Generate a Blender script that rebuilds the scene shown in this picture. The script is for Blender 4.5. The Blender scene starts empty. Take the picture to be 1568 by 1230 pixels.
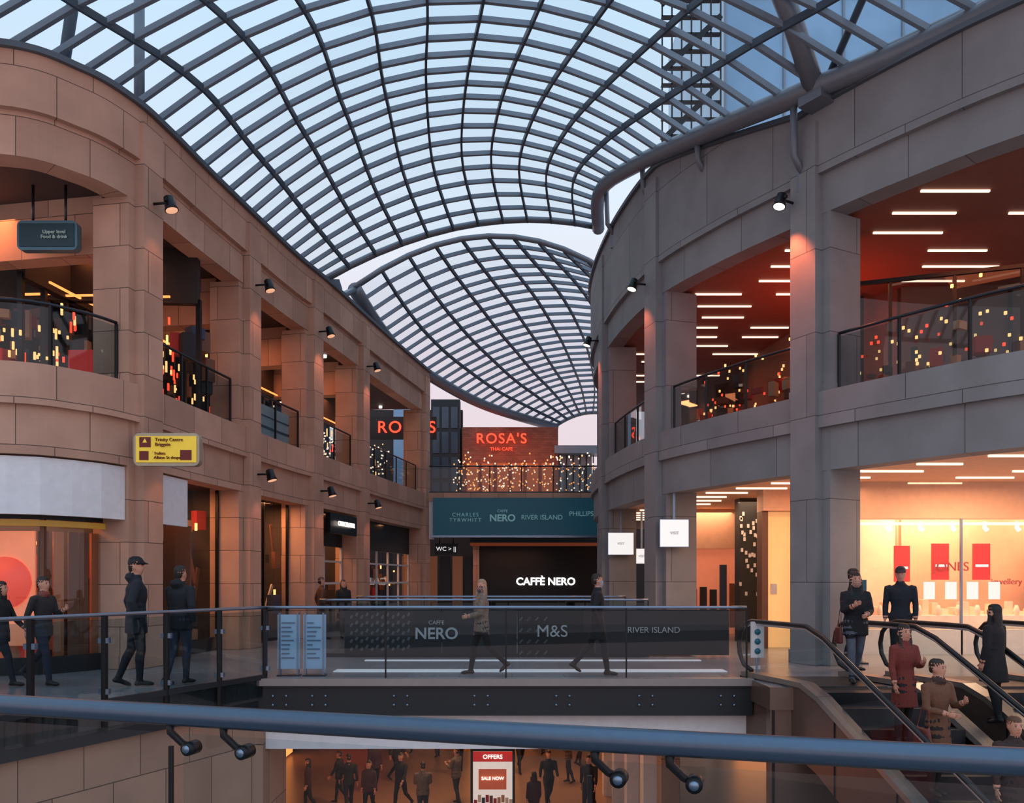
import bpy, math, random
from mathutils import Vector, Matrix, kdtree
random.seed(7)
R=random.random
def U(a,b): return a+(b-a)*random.random()
sc=bpy.context.scene
COL=sc.collection
try:
    sc.view_settings.view_transform='Standard'
except Exception: pass

# ------------------------------------------------------------ materials
def lin(c):
    return tuple(((v/255)/12.92 if v/255<=0.04045 else (((v/255)+0.055)/1.055)**2.4) for v in c)+(1.0,)
_m={}
def newmat(n):
    m=bpy.data.materials.new(n); m.use_nodes=True
    nt=m.node_tree
    return m,nt,nt.nodes['Principled BSDF']
def P(name,c,rough=.5,metal=0,noise=.12,scale=6,emit=None,es=0,bump=0):
    if name in _m: return _m[name]
    m,nt,b=newmat(name)
    b.inputs['Roughness'].default_value=rough; b.inputs['Metallic'].default_value=metal
    N=nt.nodes
    tc=N.new('ShaderNodeTexCoord'); nz=N.new('ShaderNodeTexNoise'); nz.inputs['Scale'].default_value=scale; nz.inputs['Detail'].default_value=3
    nt.links.new(tc.outputs['Object'],nz.inputs['Vector'])
    mx=N.new('ShaderNodeMix'); mx.data_type='RGBA'
    cl=lin(c)
    mx.inputs['A'].default_value=tuple(v*(1-noise) for v in cl[:3])+(1,)
    mx.inputs['B'].default_value=tuple(min(1,v*(1+noise)) for v in cl[:3])+(1,)
    nt.links.new(nz.outputs['Fac'],mx.inputs['Factor']); nt.links.new(mx.outputs['Result'],b.inputs['Base Color'])
    if emit: 
        b.inputs['Emission Color'].default_value=lin(emit); b.inputs['Emission Strength'].default_value=es
    if bump:
        bp=N.new('ShaderNodeBump'); bp.inputs['Strength'].default_value=bump; bp.inputs['Distance'].default_value=.02
        nt.links.new(nz.outputs['Fac'],bp.inputs['Height']); nt.links.new(bp.outputs['Normal'],b.inputs['Normal'])
    _m[name]=m; return m
def STONE(name,c1,c2,mort,bw=1.15,rh=.78,ms=.008,rough=.75):
    m,nt,b=newmat(name); N=nt.nodes
    b.inputs['Roughness'].default_value=rough
    uv=N.new('ShaderNodeUVMap'); br=N.new('ShaderNodeTexBrick')
    br.inputs['Scale'].default_value=1; br.inputs['Brick Width'].default_value=bw; br.inputs['Row Height'].default_value=rh
    br.inputs['Mortar Size'].default_value=ms; br.inputs['Mortar Smooth'].default_value=.3; br.inputs['Bias'].default_value=0
    br.inputs['Color1'].default_value=lin(c1); br.inputs['Color2'].default_value=lin(c2); br.inputs['Mortar'].default_value=lin(mort)
    nt.links.new(uv.outputs['UV'],br.inputs['Vector'])
    tc=N.new('ShaderNodeTexCoord'); nz=N.new('ShaderNodeTexNoise'); nz.inputs['Scale'].default_value=1.3; nz.inputs['Detail'].default_value=6
    nt.links.new(tc.outputs['Object'],nz.inputs['Vector'])
    rp=N.new('ShaderNodeMapRange'); rp.inputs['To Min'].default_value=.72; rp.inputs['To Max'].default_value=1.25
    nt.links.new(nz.outputs['Fac'],rp.inputs['Value'])
    mx=N.new('ShaderNodeMix'); mx.data_type='RGBA'; mx.blend_type='MULTIPLY'; mx.inputs['Factor'].default_value=1
    nt.links.new(br.outputs['Color'],mx.inputs['A']); nt.links.new(rp.outputs['Result'],mx.inputs['B'])
    nt.links.new(mx.outputs['Result'],b.inputs['Base Color'])
    bp=N.new('ShaderNodeBump'); bp.inputs['Strength'].default_value=.25; bp.inputs['Distance'].default_value=.02
    nt.links.new(br.outputs['Fac'],bp.inputs['Height']); bp.invert=True
    nt.links.new(bp.outputs['Normal'],b.inputs['Normal'])
    return m
def GLASS(name,tint,gloss=.08,rough=.02,mx=.75):
    m=bpy.data.materials.new(name); m.use_nodes=True; nt=m.node_tree; N=nt.nodes; N.clear()
    o=N.new('ShaderNodeOutputMaterial'); t=N.new('ShaderNodeBsdfTransparent'); g=N.new('ShaderNodeBsdfGlossy'); x=N.new('ShaderNodeMixShader')
    t.inputs['Color'].default_value=tint+(1,); g.inputs['Roughness'].default_value=rough
    lw=N.new('ShaderNodeLayerWeight'); lw.inputs['Blend'].default_value=.2
    mr=N.new('ShaderNodeMapRange'); mr.inputs['To Min'].default_value=gloss; mr.inputs['To Max'].default_value=mx
    nt.links.new(lw.outputs['Fresnel'],mr.inputs['Value']); nt.links.new(mr.outputs['Result'],x.inputs['Fac'])
    nt.links.new(t.outputs['BSDF'],x.inputs[1]); nt.links.new(g.outputs['BSDF'],x.inputs[2]); nt.links.new(x.outputs['Shader'],o.inputs['Surface'])
    return m
def EM(name,c,s):
    return P(name,tuple(int(v*.6) for v in c),.6,0,.05,4,c,s)
stoneL=STONE('sandstone_warm',(196,156,134),(176,138,118),(92,70,60))
stoneR=STONE('sandstone_grey',(134,134,136),(124,125,128),(68,66,68),bw=1.9,rh=1.6)
stoneD=STONE('basement_stone',(170,138,118),(152,122,104),(76,60,52),bw=.9,rh=1.1)
brick=STONE('brick_dark_red',(150,86,66),(128,70,54),(80,60,54),bw=.3,rh=.1,ms=.006)
tile=STONE('floor_tile',(136,138,142),(122,124,128),(86,86,88),bw=.9,rh=.9,ms=.005,rough=.22)
coping=P('coping_metal',(88,98,108),.45,.3)
steel=P('roof_steel',(118,134,148),.45,.1)
steelD=P('roof_steel_dark',(62,76,90),.5,.1)
tubeM=P('roof_tube_paint',(106,114,124),.4,.2)
railM=P('brushed_handrail',(128,146,168),.3,.85,.05,30)
railF=P('foreground_rail_steel',(84,100,118),.28,.8,.08,40)
railD=P('rail_dark',(46,54,62),.35,.6)
black=P('black_metal',(16,18,21),.4,.3)
darkp=P('dark_panel',(24,32,38),.5,.1)
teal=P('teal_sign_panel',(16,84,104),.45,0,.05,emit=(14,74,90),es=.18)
white=P('white_fascia',(222,224,228),.5)
offw=P('soffit_white',(205,202,202),.6)
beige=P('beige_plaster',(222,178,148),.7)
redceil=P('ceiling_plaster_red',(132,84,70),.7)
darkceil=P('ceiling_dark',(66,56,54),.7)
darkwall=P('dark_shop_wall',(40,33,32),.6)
brownp=P('brown_truss_panel',(104,84,76),.3,.35)
rubber=P('rubber_handrail',(22,23,26),.35)
stepm=P('escalator_step',(70,72,76),.4,.7)
gRoof=GLASS('roof_glass',(.90,.95,.98),.01,.25,.08)
gBal=GLASS('balustrade_glass',(.52,.65,.68),.04,.02,.4)
gBal2=GLASS('clear_glass',(.78,.85,.87),.03,.02,.35)
gShop=GLASS('shop_glass',(.88,.89,.89),.05,.02,.45)
gBlue=P('blue_curtain_glass',(124,164,196),.2,.1,.3,.4)
led=EM('led_strip',(255,218,188),1.9)
ledw=EM('led_white',(255,240,225),3)
orangeE=EM('orange_glow',(255,150,76),1.8)
redE=EM('red_neon_glint',(255,66,40),2.4)
redP=P('red_poster',(190,36,34),.5,0,.05,4,(200,40,36),.3)
whE=EM('lightbox_white',(240,238,238),.95)
warmwall=P('lit_shop_wall',(246,212,186),.7)
copper=P('copper_panel',(178,116,80),.35,.5)

# ------------------------------------------------------------ mesh builder
class MB:
    def __init__(s,name): s.n=name; s.v=[]; s.f=[]; s.mi=[]; s.uv=[]; s.sm=[]; s.mats=[]
    def M(s,m):
        if m not in s.mats: s.mats.append(m)
        return s.mats.index(m)
    def geo(s,vs,fs,mat,smooth=False,uvs=None):
        o=len(s.v); s.v+= [Vector(v) for v in vs]; k=s.M(mat)
        for i,f in enumerate(fs):
            s.f.append([o+j for j in f]); s.mi.append(k); s.sm.append(smooth)
            if uvs: s.uv.append(uvs[i])
            else:
                pts=[Vector(vs[j]) for j in f]
                n=(pts[1]-pts[0]).cross(pts[2]-pts[0]) 
                if n.length<1e-12: n=Vector((0,0,1))
                n.normalize()
                if abs(n.z)>.7: s.uv.append([(p.x,p.y) for p in pts])
                else:
                    t=Vector((-n.y,n.x,0)); t.normalize()
                    s.uv.append([(p.dot(t),p.z) for p in pts])
        return s
    def boxc(s,c,size,mat,rz=0,mtx=None):
        hx,hy,hz=[q/2 for q in size]
        vs=[Vector((x,y,z)) for x in(-hx,hx) for y in(-hy,hy) for z in(-hz,hz)]
        Mx=mtx if mtx else Matrix.Rotation(rz,3,'Z')
        vs=[Mx@v+Vector(c) for v in vs]
        return s.geo(vs,[(0,1,3,2),(4,6,7,5),(0,4,5,1),(2,3,7,6),(0,2,6,4),(1,5,7,3)],mat)
    def box(s,a,b,mat):
        return s.boxc([(a[i]+b[i])/2 for i in range(3)],[abs(b[i]-a[i]) for i in range(3)],mat)
    def beam(s,a,b,w,h,mat,up=(0,0,1)):
        a=Vector(a);b=Vector(b);d=b-a;L=d.length
        if L<1e-5: return s
        d/=L; up=Vector(up); x=d.cross(up)
        if x.length<1e-4: x=Vector((1,0,0))
        x.normalize(); z=x.cross(d)
        vs=[p+x*sx*w/2+z*sz*h/2 for p in(a,b) for sx in(-1,1) for sz in(-1,1)]
        return s.geo(vs,[(0,1,3,2),(4,6,7,5),(0,4,5,1),(2,3,7,6),(0,2,6,4),(1,5,7,3)],mat)
    def tube(s,pts,r,mat,n=10,smooth=True,flat=1.0):
        pts=[Vector(p) for p in pts]; rs=r if isinstance(r,(list,tuple)) else [r]*len(pts)
        vs=[];fs=[];px=None
        for i,p in enumerate(pts):
            d=(pts[min(i+1,len(pts)-1)]-pts[max(i-1,0)]); d.normalize()
            if px is None:
                px=d.cross(Vector((0,0,1)))
                if px.length<.05: px=d.cross(Vector((0,1,0)))
            px=px-d*px.dot(d); px.normalize(); py=d.cross(px)
            for k in range(n):
                a=2*math.pi*k/n
                vs.append(p+px*math.cos(a)*rs[i]+py*math.sin(a)*rs[i]*flat)
        for i in range(len(pts)-1):
            for k in range(n):
                k2=(k+1)%n; fs.append((i*n+k,i*n+k2,(i+1)*n+k2,(i+1)*n+k))
        fs.append(tuple(range(n))[::-1]); fs.append(tuple((len(pts)-1)*n+k for k in range(n)))
        return s.geo(vs,fs,mat,smooth)
    def poly(s,pts,z0,z1,mat,matb=None):
        n=len(pts); vs=[(p[0],p[1],z0) for p in pts]+[(p[0],p[1],z1) for p in pts]
        s.geo(vs,[tuple(range(n,2*n))],mat); s.geo(vs,[tuple(range(n))[::-1]],matb or mat)
        s.geo(vs,[(i,(i+1)%n,n+(i+1)%n,n+i) for i in range(n)],matb or mat); return s
    def strip(s,path,z0,z1,out,th,sg,mat):
        A=offset(path,out,sg); B=offset(path,out-th,sg); L=arcs(path)
        f0=z0 if callable(z0) else (lambda p:z0); f1=z1 if callable(z1) else (lambda p:z1)
        n=len(path)
        vs=[];
        for i in range(n):
            a=f0(path[i]); b=f1(path[i])
            vs+=[(A[i][0],A[i][1],a),(A[i][0],A[i][1],b),(B[i][0],B[i][1],b),(B[i][0],B[i][1],a)]
        fs=[];uv=[]
        for i in range(n-1):
            for k in range(4):
                k2=(k+1)%4; q=(4*i+k,4*i+k2,4*(i+1)+k2,4*(i+1)+k); fs.append(q)
                if k in(0,2): uv.append([(L[j//4],vs[j][2]) for j in q])
                else: uv.append([(L[j//4],(j%4 in(2,3))*th) for j in q])
        fs.append((0,1,2,3)); uv.append([(0,vs[j][2]) for j in(0,1,2,3)])
        e=4*(n-1); fs.append((e+3,e+2,e+1,e)); uv.append([(0,vs[j][2]) for j in(e+3,e+2,e+1,e)])
        return s.geo(vs,fs,mat,False,uv)
    def obj(s,parent=None):
        me=bpy.data.meshes.new(s.n); me.from_pydata([tuple(v) for v in s.v],[],s.f)
        for m in s.mats: me.materials.append(m)
        me.polygons.foreach_set('material_index',s.mi); me.polygons.foreach_set('use_smooth',s.sm)
        ul=me.uv_layers.new(name='UVMap'); flat=[]
        for u in s.uv:
            for q in u: flat+= [q[0],q[1]]
        ul.data.foreach_set('uv',flat)
        me.update()
        o=bpy.data.objects.new(s.n,me); COL.objects.link(o)
        if parent: o.parent=parent
        return o
def arcs(p):
    L=[0]
    for i in range(1,len(p)): L.append(L[-1]+math.dist(p[i][:2],p[i-1][:2]))
    return L
def offset(path,d,sg):
    o=[]
    for i in range(len(path)):
        a=path[max(i-1,0)]; b=path[min(i+1,len(path)-1)]
        t=Vector((b[0]-a[0],b[1]-a[1])); t.normalize()
        o.append((path[i][0]+sg*t.y*d,path[i][1]-sg*t.x*d))
    return o
def spline(P_,n=8):
    out=[];dim=len(P_[0]); q=[P_[0]]+list(P_)+[P_[-1]]
    for i in range(1,len(q)-2):
        for k in range(n):
            t=k/n
            out.append(tuple(.5*((2*q[i][j])+(-q[i-1][j]+q[i+1][j])*t+(2*q[i-1][j]-5*q[i][j]+4*q[i+1][j]-q[i+2][j])*t*t+(-q[i-1][j]+3*q[i][j]-3*q[i+1][j]+q[i+2][j])*t**3) for j in range(dim)))
    out.append(tuple(P_[-1])); return out
def lerpcurve(c,t):
    x=t*(len(c)-1); i=min(int(x),len(c)-2); f=x-i
    return tuple(c[i][j]*(1-f)+c[i+1][j]*f for j in range(len(c[0])))
def resample(c,n):
    L=arcs(c); out=[]
    for k in range(n+1):
        s=L[-1]*k/n; i=0
        while i<len(L)-2 and L[i+1]<s: i+=1
        f=(s-L[i])/max(L[i+1]-L[i],1e-9); out.append(tuple(c[i][j]*(1-f)+c[i+1][j]*f for j in range(len(c[0]))))
    return out
def sub(path,s0,s1,step=.4):
    L=arcs(path); n=max(2,int((s1-s0)/step)); out=[]
    for k in range(n+1):
        s=s0+(s1-s0)*k/n; i=0
        while i<len(L)-2 and L[i+1]<s: i+=1
        f=(s-L[i])/max(L[i+1]-L[i],1e-9); out.append(tuple(path[i][j]*(1-f)+path[i+1][j]*f for j in range(2)))
    return out
def s_at_y(path,y):
    L=arcs(path)
    for i in range(len(path)-1,0,-1):
        if path[i-1][1]<=y<=path[i][1]:
            f=(y-path[i-1][1])/(path[i][1]-path[i-1][1]); return L[i-1]+f*(L[i]-L[i-1])
def frame_at(path,s,sg):
    a=sub(path,max(s-.05,0),s+.05)
    t=Vector((a[-1][0]-a[0][0],a[-1][1]-a[0][1])); t.normalize()
    n=Vector((sg*t.y,-sg*t.x)); p=sub(path,s,s+.01)[0]
    return Vector(p),t,n
def text(parent,body,loc,size,mat,rz=0,ext=.01,align='CENTER',bold=0.0,nm='lettering',spacing=1.0):
    c=bpy.data.curves.new(nm,'FONT'); c.body=body; c.size=size; c.extrude=ext; c.align_x=align; c.align_y='CENTER'; c.offset=bold; c.space_character=spacing
    c.materials.append(mat); o=bpy.data.objects.new(nm,c); COL.objects.link(o)
    o.location=loc; o.rotation_euler=(math.pi/2,0,rz)
    if parent: o.parent=parent
    return o
def area(loc,sx,sy,e,col,rot=(0,0,0),name='ceiling_light'):
    l=bpy.data.lights.new(name,'AREA'); l.shape='RECTANGLE'; l.size=sx; l.size_y=sy; l.energy=e; l.color=lin(col)[:3]
    o=bpy.data.objects.new(name,l); o.location=loc; o.rotation_euler=rot; COL.objects.link(o); return o
def spot(loc,tgt,e,col,ang=70,name='spot_lamp',size=.08,parent=None):
    l=bpy.data.lights.new(name,'SPOT'); l.energy=e; l.color=lin(col)[:3]; l.spot_size=math.radians(ang); l.spot_blend=.6; l.shadow_soft_size=size
    o=bpy.data.objects.new(name,l); o.location=loc; COL.objects.link(o)
    o.rotation_euler=(Vector(tgt)-Vector(loc)).to_track_quat('-Z','Y').to_euler(); return o

# ------------------------------------------------------------ camera / world
cd=bpy.data.cameras.new('camera'); cam=bpy.data.objects.new('camera',cd); COL.objects.link(cam); sc.camera=cam
cam.location=(0,0,1.65); cam.rotation_euler=(math.pi/2,0,0); cd.sensor_width=36; cd.lens=36*1250/1568; cd.shift_y=273/1568; cd.clip_end=400; cd.clip_start=.05
w=bpy.data.worlds.new('dusk_sky'); sc.world=w; w.use_nodes=True; nt=w.node_tree; N=nt.nodes; bg=N['Background']
tc=N.new('ShaderNodeTexCoord'); sp=N.new('ShaderNodeSeparateXYZ'); cr=N.new('ShaderNodeValToRGB')
nt.links.new(tc.outputs['Generated'],sp.inputs['Vector']); nt.links.new(sp.outputs['Z'],cr.inputs['Fac']); nt.links.new(cr.outputs['Color'],bg.inputs['Color'])
e=cr.color_ramp.elements; e[0].position=0.0; e[0].color=lin((205,184,188)); e[1].position=1; e[1].color=lin((178,208,236))
for p_,c_ in((.25,(212,200,208)),(.40,(206,215,226)),(.56,(190,212,230))):
    k=e.new(p_); k.color=lin(c_)
bg.inputs['Strength'].default_value=1.3
sl=bpy.data.lights.new('overcast_fill','SUN'); sl.energy=.5; sl.angle=math.radians(100); sl.color=lin((190,216,250))[:3]  # added fill: extra soft skylight to lift the stone, no visible sun
so=bpy.data.objects.new('overcast_fill',sl); COL.objects.link(so); so.location=(0,0,40); so.rotation_euler=Vector((-.45,.5,-1)).to_track_quat('-Z','Y').to_euler()

# ------------------------------------------------------------ plan curves
LP=spline([(-15,14.4),(-11.5,13.45),(-8.5,13.5),(-7.5,14.15),(-7.05,15.0),(-6.85,16.0),(-6.65,17.6),(-6.3,20.0),(-5.95,22.2),(-5.5,24.3),(-4.98,27.3),(-4.4,30.5),(-3.6,34.6)],8)
RP=spline([(14,8.0),(10.6,10.6),(8.1,12.9),(6.95,14.3),(6.05,15.6),(5.6,16.4),(4.6,18.1),(3.66,20.2),(3.15,22.6),(2.9,25.0),(2.82,27.2),(2.95,29.3),(3.5,31.5),(4.4,34.6)],8)
backL=[(-15,20.5),(-11.5,20.5),(-10.8,23),(-10,27),(-9,31),(-8,35)]
backR=[(16,19.5),(9.5,20),(8.2,23),(7.8,26),(8,30),(8.5,35)]
ZB0,ZB1,ZC0,ZC1=3.75,5.26,8.7,10.4
cyL=[15.45,19.7,23.4,27.2,34.2]; cyR=[16.0,20.4,25.2,31.5]
sL=[s_at_y(LP,y) for y in cyL]; sR=[s_at_y(RP,y) for y in cyR]

def bands(nm,path,sg,st,top):
    b=MB(nm)
    b.strip(path,ZC0,ZC0+.75,0,.45,sg,st); b.strip(path,ZC0+.75,top,.11,.56,sg,st)
    b.strip(path,top,(lambda p:(top(p) if callable(top) else top)+.1),.2,.75,sg,coping)
    b.strip(path,ZB0,ZB0+.82,0,.45,sg,st); b.strip(path,ZB0+.82,ZB1,.1,.55,sg,st)
    return b.obj()
def topf(p): 
    d=p[1]; return 10.7 if d<16.2 else 10.75+min(1.05,(d-16.2)*.27)
bands('wall_left',LP,1,stoneL,ZC1); bands('wall_right',RP,-1,stoneR,topf)

def columns(path,ss,sg,st,top,depth,ln):
    for i,s in enumerate(ss):
        p,t,n=frame_at(path,s,sg); ang=math.atan2(t.y,t.x)
        b=MB('stone_column')
        def cb(o0,o1,l,z0,z1,m):
            c=p+n*((o0+o1)/2); b.boxc((c.x,c.y,(z0+z1)/2),(l,abs(o1-o0),z1-z0),m,ang)
        tz=top(p) if callable(top) else top
        cb(.17,-.3,ln*.62,0,tz-.25,st)
        cb(-.02,-depth,ln,0,ZC0,st)
        cb(.0,-depth-.03,ln+.05,0,.25,st)
        cb(.0,-depth-.02,ln+.03,ZB1,ZB1+.16,st)
        b.obj()
columns(LP,sL,1,stoneL,ZC1,.75,.95); columns(RP,sR,-1,stoneR,topf,.85,1.0)

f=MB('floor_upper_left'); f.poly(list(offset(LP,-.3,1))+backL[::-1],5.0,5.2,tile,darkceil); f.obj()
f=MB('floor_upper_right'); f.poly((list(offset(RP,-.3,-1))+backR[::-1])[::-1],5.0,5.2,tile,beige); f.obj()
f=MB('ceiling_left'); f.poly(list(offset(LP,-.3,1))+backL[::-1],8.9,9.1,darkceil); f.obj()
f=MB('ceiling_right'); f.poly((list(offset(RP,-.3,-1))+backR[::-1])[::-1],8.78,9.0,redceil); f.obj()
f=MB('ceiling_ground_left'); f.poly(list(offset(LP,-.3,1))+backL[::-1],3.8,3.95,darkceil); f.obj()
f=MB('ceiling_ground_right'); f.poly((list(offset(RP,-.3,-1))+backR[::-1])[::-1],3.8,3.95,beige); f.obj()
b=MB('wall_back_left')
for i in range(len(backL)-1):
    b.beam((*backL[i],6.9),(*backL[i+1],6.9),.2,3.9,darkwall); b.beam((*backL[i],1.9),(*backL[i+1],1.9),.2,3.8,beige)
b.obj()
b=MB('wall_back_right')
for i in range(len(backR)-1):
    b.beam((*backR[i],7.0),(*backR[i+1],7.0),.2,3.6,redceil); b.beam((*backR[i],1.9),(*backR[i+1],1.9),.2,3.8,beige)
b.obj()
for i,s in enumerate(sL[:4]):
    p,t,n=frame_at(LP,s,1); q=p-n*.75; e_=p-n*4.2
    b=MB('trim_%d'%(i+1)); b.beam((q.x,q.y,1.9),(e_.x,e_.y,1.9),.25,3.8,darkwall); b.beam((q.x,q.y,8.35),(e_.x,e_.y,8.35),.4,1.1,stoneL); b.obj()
f=MB('floor_left'); f.poly([(-12,-2),(-8.6,2),(-7.2,6),(-5.96,9.5),(-4.15,13.6),(-4.15,22),(-4.15,36),(-9,36),(-12,21),(-16,21),(-16,8)][::1],-.35,0,tile); f.obj()
f=MB('floor_far'); f.box((-4.15,21.5,-.35),(9,46,0),tile); f.obj()
f=MB('floor_right'); f.poly([(3.95,17.5),(3.95,13.6),(3.95,12.5),(16,12.5),(16,21.5),(3.0,21.5)],-.35,0,tile,brownp); f.obj()
f=MB('floor_lower'); f.box((-16,-2,-5.5),(16,48,-5.2),P('lower_floor',(150,120,100),.3)); f.obj()
b=MB('footbridge'); b.box((-4.15,13.6,-.3),(3.95,17.5,-.0),tile)
b.box((-4.2,13.5,-.6),(3.98,13.6,-.1),darkp); b.box((-4.2,13.42,-.1),(3.98,13.62,.02),P('edge_steel',(140,136,134),.4,.4))
b.box((-4.15,13.75,-1.2),(3.95,13.95,-.6),white); b.box((-4.15,13.95,-.9),(3.95,17.4,-.6),offw)
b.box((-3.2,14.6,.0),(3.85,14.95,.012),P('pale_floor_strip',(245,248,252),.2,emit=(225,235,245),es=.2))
b.box((-3.0,16.6,.0),(3.85,16.75,.012),P('pale_floor_strip',(0,0,0)))
for gx in(-3.95,-3.3,-1.95,-.62,.73,2.1,3.45):
    for dx in(0,.22):
        for z in(-.27,-.42): b.tube([(gx+dx,13.5,z),(gx+dx,13.46,z)],.022,railM,8)
b.obj()
b=MB('wall_basement_left'); pl=[(-12,-2),(-8.6,2),(-7.2,6),(-5.96,9.5),(-4.15,13.6)]
b.strip(resample(pl,20),-5.2,-.5,-.12,.3,1,stoneD); b.strip(resample(pl,20),-.5,.03,.0,.2,1,darkp); b.box((-4.5,13.6,-5.2),(-4.15,15.0,-.62),stoneD); b.obj()
b=MB('wall_basement_far'); b.box((-16,36,-5.2),(16,36.3,-.35),darkwall)
for i in range(10):
    x0=-14+i*2.9; b.box((x0,35.7,-5.2),(x0+.4,36,-.4),beige); b.box((x0+.6,35.9,-5.0),(x0+2.5,35.95,-2.0),[orangeE,darkp,redP,warmwall][i%4])
b.obj()
b=MB('wall_basement_right'); b.box((3.2,17.5,-5.2),(3.6,30,-.35),stoneD)
for i in range(4): b.box((2.9-.0,18+i*2.6,-5.2),(3.2,18.5+i*2.6,-.5),offw)
b.box((3.97,12.55,-5.2),(12,12.75,-.35),brownp)
for i in range(5): b.box((4.0+i*1.2,12.52,-5.2),(4.03+i*1.2,12.56,-.35),black)
b.obj()
b=MB('wall_basement_side'); b.box((-9.0,17,-5.2),(-8.7,36,-.35),darkwall)
for i in range(5): b.box((-8.7,18+i*3,-5.1),(-8.6,20+i*3,-2.2),[redP,orangeE,warmwall][i%3])
b.obj()

# ------------------------------------------------------------ glazed balustrades
def balustrade(path,z,h,name,glass=gBal,post=1.25,rail=railD,rr=.03,pr=.022,base=True,low=0.0,clamps=False):
    b=MB(name); L=arcs(path)[-1]; n=max(1,round(L/post)); pts=resample(path,n)
    fine=resample(path,max(n,int(L/.3)))
    for i in range(len(fine)-1):
        a=fine[i];c=fine[i+1]
        b.geo([(a[0],a[1],z+.06-low),(c[0],c[1],z+.06-low),(c[0],c[1],z+h-.06),(a[0],a[1],z+h-.06)],[(0,1,2,3)],glass)
        if base: b.beam((a[0],a[1],z+.04),(c[0],c[1],z+.04),.06,.08,railD)
    b.tube([(q[0],q[1],z+h) for q in fine],rr,rail,8)
    for q in pts:
        b.beam((q[0],q[1],z-low),(q[0],q[1],z+h-.02),pr*2,pr*2.4,black,up=(0,1,0))
        if clamps:
            for zz in(.18,.85): b.boxc((q[0],q[1],z+zz),(.14,.07,.07),railM)
    return b.obj()
def seg(path,ss,sg,z,off,first=None,gap=.55):
    tot=arcs(path)[-1]; ed=[0]+list(ss)+[tot]
    for i in range(len(ed)-1):
        a=ed[i]+(gap if i else .05); c=ed[i+1]-(gap if i<len(ed)-2 else .05)
        if c-a<.6: continue
        balustrade(offset(sub(path,a,c,.3),off,sg),z,1.15,'glass_balustrade')
seg(LP,sL,1,5.22,-.2); seg(RP,sR,-1,5.22,-.2)
balustrade([(-8.6,2.05),(-7.15,6),(-5.9,9.5),(-4.1,13.55)],0,1.19,'glass_balustrade',post=1.05,rail=railM,rr=.026,pr=.03,low=.35,clamps=True)
balustrade([(-4.1,13.57),(3.9,13.57)],0,1.19,'glass_balustrade',post=2.0,rail=railM,rr=.026,pr=.012,base=False,glass=gBal2)
balustrade([(-4.1,17.4),(2.9,17.4)],0,1.22,'glass_balustrade',post=1.75,rail=railM,rr=.026,pr=.012)
balustrade([(-4.1,21.6),(3.0,21.6)],0,1.2,'glass_balustrade',post=1.75,rail=railM,rr=.026,pr=.012)
b=MB('advertising_banner'); b.box((-3.55,17.3,.05),(-1.5,17.33,1.02),P('banner_charcoal',(20,27,32),.7)); b.box((-1.48,17.3,.05),(0.1,17.33,1.02),P('banner_slate',(20,27,32),.7)); b.box((.12,17.3,.05),(1.75,17.33,1.02),P('banner_black',(8,11,14),.7)); b.box((1.77,17.3,.05),(4.6,17.33,1.02),P('banner_slate',(0,0,0)))
pat=P('banner_pattern',(70,80,84),.6)
for i in range(12):
    for j in range(5):
        x=-3.4+i*.11; z=.18+j*.17
        b.boxc((x,17.29,z+ (i%2)*.05),(.05,.01,.08),pat,mtx=Matrix.Rotation(.5,3,'Y'))
for i in range(5):
    for j in range(4): b.boxc((.35+i*.09-.25*(i%2),17.29,.1+j*.24),(.03,.01,.1),pat,mtx=Matrix.Rotation(.7,3,'Y'))
bo=b.obj(); bt=P('banner_text',(150,160,164),.5)
text(bo,'NERO',(-1.6,17.28,.5),.34,bt,bold=.006); text(bo,'CAFFE',(-1.6,17.28,.74),.12,bt)
text(bo,'M&S',(.85,17.28,.55),.36,bt); text(bo,'RIVER ISLAND',(3.0,17.28,.58),.18,bt)

# ------------------------------------------------------------ foreground handrail
b=MB('foreground_handrail'); A=Vector((-2.9,2.95,1.267)); B=Vector((2.2,1.40,1.267))
b.tube([A.lerp(B,i/16)+Vector((0,-.05*math.sin(math.pi*i/16),0)) for i in range(17)],.031,railF,20)
d=(B-A).normalized(); side=Vector((-d.y,d.x,0))
for X in(-.97,-.80,.20,.37):
    t=(X-A.x)/(B.x-A.x); p=A.lerp(B,t)+Vector((0,-.045,0))
    p0=p+Vector((0,0,-.02)); k=p+d*.055+Vector((0,0,-.095))+side*.02
    b.tube([p0,p0+Vector((0,0,-.03)),p0.lerp(k,.55)+Vector((0,0,-.02)),k],[.013,.011,.010,.011],black,10)
    b.tube([k-side*.022,k+side*.022],.02,black,14); b.tube([k-side*.026,k-side*.022],.012,railM,10)
g0=A+side*.03; g1=B+side*.03
for a_,c_ in((0,.37),(.378,.605),(.613,1)):
    p=g0.lerp(g1,a_); q=g0.lerp(g1,c_)
    b.geo([(p.x,p.y,.1),(q.x,q.y,.1),(q.x,q.y,1.2),(p.x,p.y,1.2)],[(0,1,2,3)],gBal2)
    b.beam((q.x,q.y,.0),(q.x,q.y,1.16),.012,.012,black,up=(0,1,0))
b.obj()
b=MB('floor_viewing_deck'); b.poly([(-8,-3),(8,-3),(8,.1),(2.2,1.55),(-2.9,3.1),(-8,4.0)],-.35,0,tile); b.obj()

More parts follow.
